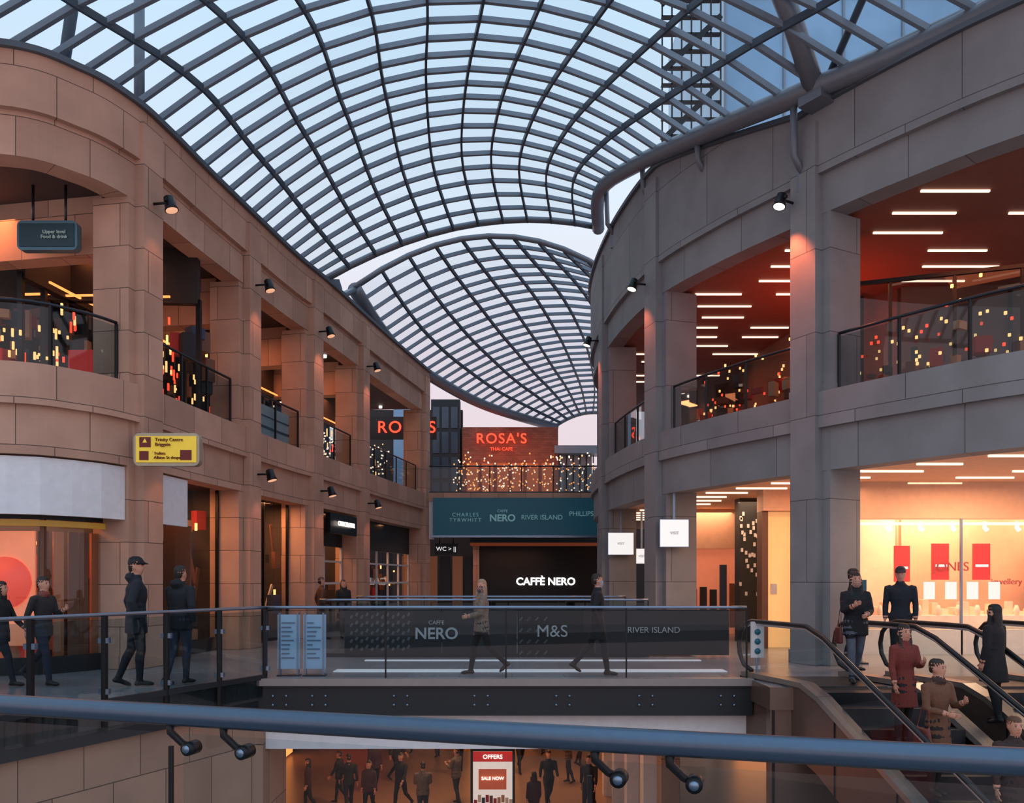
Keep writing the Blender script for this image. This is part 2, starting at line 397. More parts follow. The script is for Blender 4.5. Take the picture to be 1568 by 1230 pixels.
# ------------------------------------------------------------ roofs
def roof(name,Lc,Rc,rise,nT,nS,cw,ch,lw,lh,glass,edge,skip=0):
    Lc=resample(spline(Lc,8),nT); Rc=resample(spline(Rc,8),nT)
    G=[]
    for i in range(nT+1):
        t=i/nT; rz=lerpcurve(rise,t)[0]; row=[]
        for k in range(nS+1):
            s=k/nS; a=Vector(Lc[i]).lerp(Vector(Rc[i]),s); a.z+=rz*4*s*(1-s); row.append(a)
        G.append(row)
    b=MB(name)
    vs=[p for r in G for p in r]; n=nS+1
    b.geo([v+Vector((0,0,ch*.5)) for v in vs],[(i*n+k,i*n+k+1,(i+1)*n+k+1,(i+1)*n+k) for i in range(nT) for k in range(nS)],glass)
    for i in range(nT+1):
        for k in range(nS):
            s=G[i][k]; e2=G[i][k+1]; b.beam(s,e2,cw,ch,steel)
    for k in range(nS+1):
        for i in range(nT): b.beam(G[i][k]-Vector((0,0,.05)),G[i+1][k]-Vector((0,0,.05)),lw,lh,steelD)
    for c,r in zip((Lc,Rc),edge):
        b.tube([Vector(p)-Vector((0,0,.05)) for p in c],r,tubeM,12)
    b.tube(G[-1],.1,tubeM,10); b.tube([p-Vector((0,0,.0)) for p in G[0]],.1,tubeM,8)
    return b.obj(),G
L1=[(-13,7.5,10.9),(-11.3,11,10.8),(-9.3,13.6,10.7),(-7.4,15.9,10.65),(-6.8,18.4,10.6),(-6.3,21.0,10.6),(-5.65,24.4,10.6)]
R1=[(12,5.5,11.0),(9.8,9.5,11.0),(8.0,13.1,11.0),(5.65,15.5,11.0),(4.35,17.8,11.5),(3.2,20.8,12.3),(2.55,23.6,12.95),(2.8,26.5,13.1)]
r1,G1=roof('glass_roof',L1,R1,[(2.6,),(2.7,),(2.5,),(2.0,),(.85,)],34,11,.085,.11,.055,.14,gRoof,(.09,.2))
L2=[(-5.25,27.2,11.4),(-4.9,29.5,10.95),(-4.4,32.5,10.7),(-3.3,36,10.5),(-1.2,40.5,10.3),(2.4,45.5,10.2)]
R2=[(3.6,29.3,12.6),(5.6,32,12.2),(7,35,11.8),(7.6,39,11.5),(7.2,43,11.2),(6,46.5,10.9)]
r2,G2=roof('glass_roof',L2,R2,[(1.55,),(1.7,),(1.5,),(1.2,),(.5,)],26,10,.09,.12,.07,.13,gRoof,(.24,.12))
b=MB('roof_struts')
b.tube([(-7.35,16.1,10.5),(-7.35,16.1,13.4)],.1,tubeM,12)
b.tube([(-9.6,17.0,10.6),(-8.4,15.6,12.6)],.11,steelD,12)
b.tube([(5.7,15.4,10.95),(5.1,14.9,11.9),(4.1,14.0,13.0)],.19,tubeM,16)
b.tube([(5.7,15.4,10.95),(8.2,13.1,11.1),(11.5,8.5,11.1)],.15,tubeM,12)
b.tube([(5.9,15.5,10.95),(6.2,13.0,12.3)],.07,steelD,10); b.tube([(6.2,13.0,12.3),(8.0,13.2,11.0)],.07,steelD,10); b.tube([(6.2,13,12.3),(4.2,13.6,13.0)],.06,steelD,8)
b.boxc((5.8,15.5,10.8),(.5,.5,.3),tubeM,.6)
for x0,y0,z0,zt in((5.5,15.9,9.9,10.95),(4.2,18.4,11.1,11.5),(3.35,20.8,11.6,12.2),(2.75,23.5,11.9,12.8)):
    b.tube([(x0+.3,y0+.15,z0-.4),(x0,y0,z0),(x0-.05,y0-.1,zt)],.07,tubeM,10); b.boxc((x0+.2,y0+.1,z0-.4),(.12,.2,.5),tubeM,.6)
b.tube([(-5.7,24.4,10.4),(-5.45,26,10.7),(-5.25,27.2,11.3)],.1,tubeM,10); b.boxc((-5.5,25.5,10.75),(.3,.8,.3),steelD,.1)
b.obj()
b=MB('neighbouring_tower'); b.box((11.5,44,0),(26,60,40),gBlue)
for i in range(5): b.box((11.4+i*3.2,43.9,0),(11.52+i*3.2,44,40),steel)
for i in range(4): b.box((11.4,43.9,6+i*9),(26,43.98,6.2+i*9),steel)
b.obj()
b=MB('external_fire_stair')
for i in range(26):
    z=10+i*.75; b.box((6.6,36,z),(9.2,36.25,z+.06),black)
for i in range(7): b.box((6.6+i*.43,36,8),(6.66+i*.43,36.1,29.5),black)
for i in range(6): b.beam((6.6,35.95,12+i*3),(9.2,35.95,14.5+i*3),.1,.22,black)
b.obj()
# ------------------------------------------------------------ far end
b=MB('upper_link_bridge'); b.box((-4.2,34.5,4.9),(4.6,38.0,5.2),stoneL); b.box((-3.6,34.25,4.95),(4.4,34.5,5.3),stoneL)
b.box((-3.6,34.3,3.35),(-3.3,34.6,5.05),offw); b.obj()
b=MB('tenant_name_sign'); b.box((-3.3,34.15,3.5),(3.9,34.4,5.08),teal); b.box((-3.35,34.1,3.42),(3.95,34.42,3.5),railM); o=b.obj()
st=P('sign_text',(120,170,172),.5,emit=(120,170,172),es=.3)
text(o,'CHARLES\nTYRWHITT',(-1.95,34.12,4.25),.22,st,spacing=1.3); text(o,'CAFFE',(-.4,34.12,4.52),.16,st); text(o,'NERO',(-.4,34.12,4.22),.4,st,bold=.01); text(o,'RIVER ISLAND',(1.25,34.12,4.25),.28,st); text(o,'PHILLIPS',(2.9,34.12,4.4),.28,st)
balustrade([(-3.6,34.35),(4.4,34.35)],5.28,1.15,'glass_balustrade',post=1.4)
b=MB('restaurant_building'); b.box((-9,43,0),(9,43.4,5.0),darkwall); b.box((-2.6,42.5,5.0),(2.4,43.4,9.6),brick); b.box((-9,43,5.0),(-2.6,43.4,10.6),darkwall)
b.box((2.4,43,5),(4.2,43.4,8.2),P('far_grey_glass',(150,160,172),.4)); b.box((2.2,42.2,8.2),(6.5,43.5,8.6),steel)
for i in range(6): b.box((2.5+i*.35,42.9,5.2),(2.55+i*.35,43,8.2),darkp)
b.box((-6.2,42.7,5),( -5.0,43,11.5),gBlue); b.box((-4.2,42.3,5),(-2.7,43,11.0),darkp)
for i in range(3):
    for j in range(4): b.box((-4.1+i*.47,42.25,5.6+j*1.3),(-3.75+i*.47,42.3,6.7+j*1.3),P('dusk_pane',(60,76,90),.15,.2))
for i in range(6): b.box((-2.35+i*.78,42.4,5.5),(-1.75+i*.78,42.5,7.7),P('restaurant_window',(120,60,34),.3,emit=(220,100,50),es=.4))
o=b.obj(); text(o,"ROSA'S",(-.55,42.3,8.95),.74,redE,bold=.006,spacing=1.15); text(o,"THAI CAFE",(-.55,42.3,8.42),.24,redE)
b=MB('restaurant_sign'); b.box((-7.2,36.8,8.0),(-3.4,37.0,9.0),darkwall); o=b.obj(); text(o,"ROSA'S",(-4.75,36.75,8.5),.74,redE,bold=.006,spacing=1.15)
b=MB('string_lights')
for i in range(330):
    x=U(-2.8,4.2); z=6.2+abs(math.sin(x*2.1))*.5+U(-.6,1.1); y=U(38.5,42)
    b.boxc((x,y,z),(.06,.06,.06),led if R()<.4 else orangeE)
for i in range(340):
    p,t,n=frame_at(LP,U(sL[2]+.8,sL[4]-.6),1); q=p-n*U(1.2,2.6); b.boxc((q.x,q.y,U(5.5,7.1)),(.05,.05,.05),led)
b.obj()
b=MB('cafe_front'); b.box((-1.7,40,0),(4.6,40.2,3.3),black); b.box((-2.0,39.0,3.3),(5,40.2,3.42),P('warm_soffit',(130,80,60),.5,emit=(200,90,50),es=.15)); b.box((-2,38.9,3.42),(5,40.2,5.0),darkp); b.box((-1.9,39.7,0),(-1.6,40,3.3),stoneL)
for i in range(6): b.box((-5.4+i*.62,40.0,0.1),(-4.9+i*.62,40.1,2.8),darkp if i%2 else P('dim_window',(90,60,44),.4,emit=(150,90,60),es=.25))
o=b.obj(); text(o,'CAFFÈ NERO',(1.65,39.9,1.55),.5,EM('sign_white',(255,250,245),2.5),bold=.012)
b=MB('blade_sign'); b.box((-3.4,36,2.75),(-2.4,36.1,3.25),darkp); b.tube([(-3.2,36.05,3.25),(-3.2,36.05,3.8)],.03,black); b.tube([(-2.6,36.05,3.25),(-2.6,36.05,3.8)],.03,black); o=b.obj(); text(o,'WC > ||',(-2.9,35.97,3.0),.26,whE)

# ------------------------------------------------------------ left shopfronts
ed=[0]+sL
wood=P('timber_frame',(104,68,48),.5)
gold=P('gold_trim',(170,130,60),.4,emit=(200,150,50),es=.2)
pals=[P('goods_red',(170,44,36),.6),P('goods_tan',(190,144,110),.6),P('goods_dark',(34,32,38),.6),P('goods_cream',(226,212,194),.6),P('goods_brown',(110,68,48),.6),P('goods_blue',(44,64,92),.6),EM('goods_lamp_glint',(255,180,110),2.4)]
def goods(b,p0,p1,n,depth,nn,z0,z1,pal,es=.0,dmin=.35):
    for k in range(n):
        t=R(); a=Vector(p0).lerp(Vector(p1),t); q=a-nn*U(dmin,depth); h=U(.15,.6); w_=U(.08,.35); m=random.choice(pal)
        if m==pals[6]: h=U(.05,.2); w_=.05
        z=U(z0,z1-h)
        b.boxc((q.x,q.y,z+h/2),(w_,U(.05,.3) if m!=pals[6] else .05,h),m,U(0,3))
for i in range(len(ed)-1):
    a=max(ed[i]+(.5 if i else .05),0); c=ed[i+1]-.5
    path=sub(LP,a,c,.5)
    b=MB('shop_front'); off=-.55
    path2=offset(path,off,1); tall=i in(1,2); zt=3.7 if tall else 2.7
    if i in(0,1):
        b.strip(path if i==0 else path[:max(3,len(path)//2)],2.75,3.72,-.05,.12,1,white)
    if not tall: b.strip(path,2.7,3.8,-.5,.1,1,darkp)
    b.strip(path,0,.3,-.5,.1,1,darkp)
    n=max(2,int((c-a)/1.1)); pts=resample(path2,n)
    for q in pts: b.beam((q[0],q[1],0),(q[0],q[1],zt+.05),.07,.09,[wood,black,black,offw,offw][i],up=(0,1,0))
    for k in range(len(path2)-1):
        p=path2[k];q=path2[k+1]; b.geo([(p[0],p[1],.3),(q[0],q[1],.3),(q[0],q[1],zt),(p[0],p[1],zt)],[(0,1,2,3)],gShop)
    if i==0: b.strip(path,2.58,2.68,-.45,.1,1,gold)
    if i>=3: b.strip(path2,1.5,1.57,.03,.06,1,offw); b.strip(path2,2.2,2.26,.03,.06,1,offw)
    nn=frame_at(LP,(a+c)/2,1)[2]
    goods(b,path2[0],path2[-1],60 if i else 110,1.6,nn,0.1,2.4 if not tall else 3.3,pals,dmin=.15)
    if tall:
        for k in range(16):
            q=Vector(path2[0]).lerp(Vector(path2[-1]),(k+.5)/16)-nn*U(.25,.7); z=U(.5,3.0)
            mt=Matrix.Rotation(math.atan2(nn.y,nn.x)+math.pi/2,3,'Z')@Matrix.Rotation(U(-.7,.7),3,'Y')
            b.boxc((q.x,q.y,z),(.12,.04,U(.6,1.6)),random.choice([copper,copper,wood,pals[3]]),mtx=mt)
    for k in range(6):
        t=(k+.5)/6; q=Vector(path[0]).lerp(Vector(path[-1]),t)-nn*1.9; b.boxc((q.x,q.y,1.2),(.08,1.0,2.4),wood,U(0,.6))
        q=Vector(path[0]).lerp(Vector(path[-1]),t)-nn*1.3; b.boxc((q.x,q.y,U(.7,1.9)),(.5,.03,U(.4,.9)),random.choice(pals[:6]),math.atan2(nn.y,nn.x)+math.pi/2)
    q0=Vector(path[0])-nn*2.6; q1=Vector(path[-1])-nn*2.6
    b.beam((q0.x,q0.y,1.4),(q1.x,q1.y,1.4),.1,2.8,warmwall if i in(1,2,4) else wood)
    if i==0:
        for s_ in [c-.15-k*.3 for k in range(5)]:
            p,t,n_=frame_at(LP,s_,1); q=p-n_*.62; b.boxc((q.x,q.y,1.3),(.17,.05,2.4),random.choice([wood,pals[4],copper]),math.atan2(t.y,t.x))
        for k in range(10):
            p,t,n_=frame_at(LP,c-1.55-k*.36,1); q=p-n_*.95; an_=math.atan2(t.y,t.x)
            b.boxc((q.x,q.y,2.3),(.3,.05,.06),orangeE,an_); b.boxc((q.x,q.y,1.15),(.3,.05,1.9),[P('glow_panel_orange',(210,110,70),.5,emit=(230,100,56),es=.45),P('glow_panel_red',(170,50,40),.5,emit=(200,50,36),es=.35),pals[1]][k%3],an_)
            b.boxc((q.x+n_.x*.1,q.y+n_.y*.1,U(.9,1.6)),(.14,.05,U(.2,.7)),random.choice([pals[2],pals[3],pals[4]]),an_)
    b.obj()
    m=Vector(path[len(path)//2])-nn*1.5
    area((m.x,m.y,3.7),2.0,1.2,[190,120,120,90,110][i],(255,172,112),name='shop_ceiling_lamp')
    m=Vector(path[len(path)//2])-nn*2.0
    area((m.x,m.y,8.6),1.5,1.0,[44,30,34,34,44][i],(255,150,96),name='gallery_lamp')
    b=MB('gallery_shop')
    q0=Vector(path[0])-nn*3.0; q1=Vector(path[-1])-nn*3.0
    b.beam((q0.x,q0.y,8.3),(q1.x,q1.y,8.3),.2,1.2,darkwall); 
    goods(b,q0,q1,60,1.0,nn,5.3,7.6,pals[:3]+[pals[4],pals[5],pals[6]])
    for k in range(200 if i==0 else 75):
        q=q0.lerp(q1,R())+nn*U(.2,2.2); b.boxc((q.x,q.y,U(5.4,7.0)),(.034,.034,U(.03,.26)),pals[6] if R()<.75 else redE)  # glowing slivers added as warm glints in the balcony glass
    for k in range(6):
        q=q0.lerp(q1,k/5); b.beam((q.x,q.y,5.2),(q.x,q.y,7.8),.1,.1,black,up=(0,1,0))
    for k in range(7):
        q=q0.lerp(q1,R())+nn*U(.5,2.2); b.tube([(q.x,q.y,8.88),(q.x,q.y,8.8)],.07,ledw,10)
        q=q0.lerp(q1,R())+nn*.3; b.boxc((q.x,q.y,7.75),(U(.3,1.),.04,.04),orangeE,math.atan2(nn.y,nn.x)+math.pi/2)
    if i==0:
        for k in range(3):
            q=q0.lerp(q1,.35+k*.22)+nn*1.5; b.boxc((q.x,q.y,5.9),(.5,.04,.7),redP,math.atan2(nn.y,nn.x)+math.pi/2)
    b.obj()
b=MB('balcony_poster'); pp=sub(LP,sL[1]+.7,sL[1]+2.9,.4); b.strip(pp,5.35,6.2,-.32,.02,1,P('poster_grey_white',(210,206,204),.5)); b.strip(pp,5.6,5.66,-.3,.02,1,railD); b.strip(pp,5.9,5.93,-.3,.02,1,railD); b.obj()
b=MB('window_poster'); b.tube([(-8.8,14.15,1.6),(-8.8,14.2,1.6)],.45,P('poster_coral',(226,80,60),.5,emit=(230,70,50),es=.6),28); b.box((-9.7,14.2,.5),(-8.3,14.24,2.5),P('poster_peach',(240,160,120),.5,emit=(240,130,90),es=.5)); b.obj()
b=MB('shop_sign_board'); p,t,n=frame_at(LP,s_at_y(LP,25.3),1); b.boxc((p.x+.05,p.y,3.35),(2.2,.15,.6),black,math.atan2(t.y,t.x)); o=b.obj(); text(o,'CHOCOLATIER',(p.x+.2,p.y,3.35),.2,ledw,rz=math.atan2(t.y,t.x))

# ------------------------------------------------------------ right upper gallery LED strips
b=MB('ceiling_strip_lights')
y=12.2;row=0
def xin(path,y):
    for i in range(len(path)-1):
        if path[i][1]<=y<=path[i+1][1]: return path[i][0]
    return 4
while y<31:
    x0=xin(RP,y)+.9+(row%3)*.5
    lim=14 if y<19.5 else 7.8
    while x0<lim-1:
        ln=U(1.0,1.8); b.box((x0,y,8.74),(min(x0+ln,lim),y+.045,8.775),led); x0+=ln+(U(1.0,2.2) if y<19.5 else U(.7,1.2))
    y+=.9; row+=1
b.obj()
for (x,y,e_) in((10,15.5,70),(7.6,18.5,50),(6.2,22,60),(5.6,26,50)): area((x,y,8.5),2.5,2.0,e_,(255,130,84),name='gallery_lamp')
area((7.6,19.3,6.6),1.2,1.0,55,(255,80,44),rot=(math.pi*.9,0,0),name='red_bar_light')
b=MB('upper_cafe_terrace')
for i in range(120):
    y=U(15,27); xa=xin(RP,y)+1.4; x=U(xa,xa+3.2); h=U(.08,.4); z=U(5.3,6.7)
    b.boxc((x,y,z),(U(.08,.3),U(.08,.3),h),random.choice(pals[:3]+[pals[4]]),U(0,3))
for i in range(240):
    y=U(14.5,27); xa=xin(RP,y)+1.6; b.boxc((U(xa,xa+3.8),y,U(5.7,7.2)),(.04,.04,.06),pals[6] if R()<.7 else redE)  # emissive specks put in as light glints along this gallery
for i in range(9):
    q=Vector((8.7,20.3,0)).lerp(Vector((14,19.3,0)),i/8); b.beam((q.x,q.y,5.2),(q.x,q.y,8.7),.07,.07,black,up=(0,1,0))
b.obj()
b=MB('window_1'); b.geo([(6.9,17.8,5.25),(15,15.0,5.25),(15,15.0,8.0),(6.9,17.8,8.0)],[(0,1,2,3)],gBal)
for i in range(8):
    q=Vector((6.9,17.8,0)).lerp(Vector((15,15,0)),i/7); b.beam((q.x,q.y,5.2),(q.x,q.y,8.0),.06,.06,black,up=(0,1,0))
b.beam((6.9,17.8,8.03),(15,15,8.03),.08,.08,black); b.obj()

# ------------------------------------------------------------ right ground shops
b=MB('jewellery_shop'); b.box((7.3,18.0,3.0),(15,18.4,3.8),beige); b.box((7.3,17.9,0),(7.6,18.4,3.8),beige)
b.box((7.3,20.0,0),(15.5,20.2,3.8),warmwall); b.box((7.6,18.0,0),(15,18.15,.55),offw)
b.geo([(7.6,18.05,.55),(15,18.05,.55),(15,18.05,3.0),(7.6,18.05,3.0)],[(0,1,2,3)],gShop)
for x in(9.9,12.3): b.box((x,18.0,0),(x+.04,18.06,3.0),railM)
for x0,w_,z0,z1 in((9.0,.36,1.6,2.45),(9.88,.4,1.65,2.5),(10.85,.4,1.65,2.5),(12.1,.35,1.6,2.4)):
    b.box((x0,19.2,z0),(x0+w_,19.25,z1),redP); b.box((x0+.05,19.19,z0+.3),(x0+w_-.05,19.2,z0+.36),whE)
for x0 in(9.5,10.0,10.5,11.0): b.box((x0,18.8,1.2),(x0+.24,18.85,1.6),whE)
for k in range(24): 
    x=8.0+k*.22; h=U(.08,.35); b.box((x,18.45+U(0,.2),.85),(x+.14,18.75,.85+h),warmwall)
    if k%2: b.tube([(x+.07,18.4,.85),(x+.07,18.4,.95),(x+.07,18.4,1.08)],[.05,.07,.03],pals[3],8)
b.box((8.0,18.3,.55),(13,19.0,.85),P('cream_plinth',(245,232,215),.4)); b.box((12.2,18.8,.5),(12.3,19.0,2.5),wood); b.box((13.9,18.8,.5),(14.0,19.0,2.5),wood); b.box((12.2,18.95,.5),(14.0,19.0,2.5),wood)
for k in range(5): b.box((12.3,18.75,.7+k*.4),(13.9,18.95,.74+k*.4),warmwall)
b.box((7.6,18.2,2.88),(15,18.4,2.93),led)
for k in range(9): b.tube([(8+k*.75,19.0,3.0),(8+k*.75,19.0,2.86),(8+k*.75+.03,18.95,2.8)],[.03,.045,.05],ledw,8)
o=b.obj(); text(o,'JONES',(10.3,19.15,1.95),.3,P('wine_text',(150,50,40),.5)); text(o,'jewellery',(11.6,19.15,1.6),.2,P('wine_text',(0,0,0)))
b=MB('lit_doorway'); b.box((6.0,19.6,0),(6.15,20.0,3.3),wood); b.box((6.15,19.9,0),(6.9,20.0,3.3),P('door_cream',(250,200,140),.6,emit=(255,190,120),es=.5)); b.box((6.9,19.5,0),(7.0,20.0,3.5),wood); b.box((7.0,19.8,0),(7.3,20,3.5),warmwall); b.box((6.0,19.5,3.3),(7.3,20,3.8),beige); b.box((6.3,19.87,1.3),(6.45,19.9,1.55),offw); b.obj()
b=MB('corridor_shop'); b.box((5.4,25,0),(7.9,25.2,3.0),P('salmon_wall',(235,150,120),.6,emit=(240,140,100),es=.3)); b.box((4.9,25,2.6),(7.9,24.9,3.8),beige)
for k in range(8): b.box((5.4+k*.3,24.7,.2),(5.6+k*.3,24.8,U(1.2,2.2)),random.choice(pals[:6]))
b.box((6.0,21.5,0),(6.5,22.0,3.8),darkp)
for k in range(30): b.boxc((6.25+U(-.24,.24),21.48,U(1.2,3.4)),(.06,.02,.1),offw)
b.obj()
b=MB('ceiling_strip_lights')
for y in range(13,30):
    x0=xin(RP,y)+1.0
    b.box((x0,y,3.76),(x0+U(.8,1.5),y+.05,3.795),led)
    if y<20: b.box((x0+3,y,3.76),(x0+4.2,y+.05,3.795),led)
b.obj()
for (x,y,e_) in((9.5,16.2,190),(12.5,15,150),(6.5,17.8,75),(5.6,21,75),(5.6,25,75),(10,19.2,220),(13,19.2,120)): area((x,y,3.7),2.2,1.4,e_,(255,200,158),name='shop_ceiling_lamp')
for (x,y,w_,z0,z1) in((3.92,19.75,.68,2.45,3.1),(3.25,24.4,.75,2.4,3.05),(4.0,25.2,.52,2.15,2.6)):
    b=MB('projecting_lightbox'); b.boxc((x,y,(z0+z1)/2),(w_,.1,z1-z0),whE); b.boxc((x,y+.02,(z0+z1)/2),(w_+.03,.09,z1-z0+.03),railM); b.box((x-.03,y,z1),(x+.03,y+.04,ZB0),railM)
    o=b.obj(); text(o,'VISIT',(x,y-.06,(z0+z1)/2),.1,P('grey_text',(170,170,170)))
def floodlight(path,s,sg,z,tilt,e,col,glow=False):
    p,t,n=frame_at(path,s,sg); q=p+n*.5; b=MB('floodlight')
    b.tube([(p.x+n.x*.1,p.y+n.y*.1,z),(q.x,q.y,z)],.025,black,8)
    a=Vector((q.x,q.y,z)); dr=Vector((n.x*.3,n.y*.3,tilt)).normalized()
    b.tube([a-dr*.12,a-dr*.1,a+dr*.1,a+dr*.16],[.06,.09,.11,.13],black,14); b.tube([a+dr*.155,a+dr*.165],.11,ledw if glow else P('lamp_lens',(180,150,130),.3,emit=(255,190,150),es=.8),14)
    b.boxc(a,(.05,.3,.05),black,math.atan2(t.y,t.x)+1.57); b.obj()
    if e: 
        c=a+dr*.2; spot(c,(p.x+n.x*.15,p.y+n.y*.15,z+tilt*5),e,col,75)
for i,s in enumerate(sL[:4]): floodlight(LP,s,1,8.75,-1,[20,45,55,55][i],(255,160,122)); floodlight(LP,s+.1,1,4.2,-1,[15,22,25,25][i],(255,160,122))
for i,s in enumerate(sR[:3]): floodlight(RP,s+.25,-1,9.1,-1,560 if i==0 else 180,(255,118,74),True)

# ------------------------------------------------------------ signs
def rsign(name,x0,x1,y,z0,z1,mat,face,rods):
    b=MB(name); r=(z1-z0)*.18; pts=[]
    for cx,cz,a0 in((x1-r,z1-r,0),(x0+r,z1-r,90),(x0+r,z0+r,180),(x1-r,z0+r,270)):
        for k in range(6): a=math.radians(a0+k*18); pts.append((cx+r*math.cos(a),cz+r*math.sin(a)))
    n=len(pts); vs=[(p[0],y-.08,p[1]) for p in pts]+[(p[0],y+.08,p[1]) for p in pts]
    b.geo(vs,[tuple(range(n)),tuple(range(n,2*n))[::-1]]+[(i,i+n,(i+1)%n+n,(i+1)%n) for i in range(n)],mat)
    b.box((x0+.05,y-.1,z0+.06),(x1-.05,y-.078,z1-.06),face)
    for rr in rods: b.tube(rr,.025,railD,8)
    return b
yel=P('sign_yellow',(222,190,60),.5,emit=(230,195,60),es=.3); mar=P('sign_maroon',(110,24,24),.5)
b=rsign('wayfinding_sign',-6.78,-5.6,14.7,3.69,4.28,P('sign_frame',(170,160,140),.4,.5),yel,[[(-6.7,14.7,4.28),(-6.9,15.3,4.35)],[(-6.7,14.7,3.8),(-6.9,15.3,3.85)]])
b.box((-6.66,14.585,4.02),(-6.46,14.6,4.2),mar); b.box((-5.93,14.585,3.79),(-5.73,14.6,3.97),mar); b.box((-6.66,14.585,3.79),(-6.5,14.6,3.95),mar)
b.geo([(-6.6,14.58,4.1),(-6.52,14.58,4.1),(-6.56,14.58,4.18)],[(0,1,2)],yel)
o=b.obj(); text(o,'Trinity Centre\nBriggate',(-6.38,14.585,4.11),.085,mar,align='LEFT'); text(o,'Toilets\nAlbion St shops',(-6.4,14.585,3.87),.075,mar,align='LEFT')
b=rsign('hanging_direction_sign',-9.05,-7.95,15.0,7.68,8.22,P('sign_frame2',(80,120,136),.4,.4),P('sign_teal_dark',(16,58,70),.4),[[(-8.8,15,8.2),(-8.8,15,8.9)],[(-8.2,15,8.2),(-8.2,15,8.9)]])
o=b.obj(); text(o,'Upper level\nFood & drink',(-8.35,14.88,7.95),.09,P('pale_text',(150,170,170),emit=(150,170,170),es=.15)); 
b=MB('directory_board')
for x0 in(-4.02,-3.58):
    b.box((x0,14.0,.12),(x0+.38,14.06,1.05),P('board_blue',(150,190,220),.4)); b.box((x0+.02,13.99,.0),(x0+.05,14.07,1.08),railM); b.box((x0+.33,13.99,.0),(x0+.36,14.07,1.08),railM); b.box((x0,13.94,0),(x0+.38,14.14,.02),railD)
    for k in range(9): b.box((x0+.07,13.985,.3+k*.075),(x0+U(.15,.31),13.995,.32+k*.075),P('board_text',(80,110,140)))
b.obj()
b=MB('digital_poster_totem'); b.box((-1.12,22,-5.2),(.08,22.2,-2.9),black); b.box((-1.05,21.98,-4.9),(.01,22.0,-2.98),P('poster_screen',(225,215,205),.4,emit=(240,225,215),es=.6)); b.box((-1.05,21.97,-3.25),(.01,21.985,-2.98),EM('poster_red',(200,40,34),.7)); b.box((-.9,21.97,-4.0),(-.15,21.985,-3.45),P('poster_brown',(190,90,60),.5,emit=(190,90,60),es=.4))
for k in range(10): b.boxc((-.98+k*.105,21.96,-4.3+U(-.08,.08)),(.09,.01,.2),random.choice(pals[:6]))
o=b.obj(); text(o,'OFFERS',(-.52,21.95,-3.12),.16,ledw); text(o,'SALE NOW',(-.52,21.95,-3.7),.12,ledw)
b=MB('info_stand'); b.box((6.55,16.0,.9),(6.95,16.05,1.65),teal); b.box((6.7,16.03,0),(6.8,16.1,.9),railD); b.box((6.55,15.9,0),(6.95,16.2,.03),railD); o=b.obj()
for (x,y,e_) in((-2,24,170),(1.5,28,140),(-5,20,110),(0,17,60)): area((x,y,-.95 if y<20 and x>-4 else -.5),2,1.5,e_,(255,185,140),name='lower_level_lamp')
area((0,37.5,3.2),3,1,50,(255,170,120),name='cafe_lamp'); area((0,40,8.5),4,1,60,(255,140,90),rot=(.6,0,0),name='restaurant_lamp')

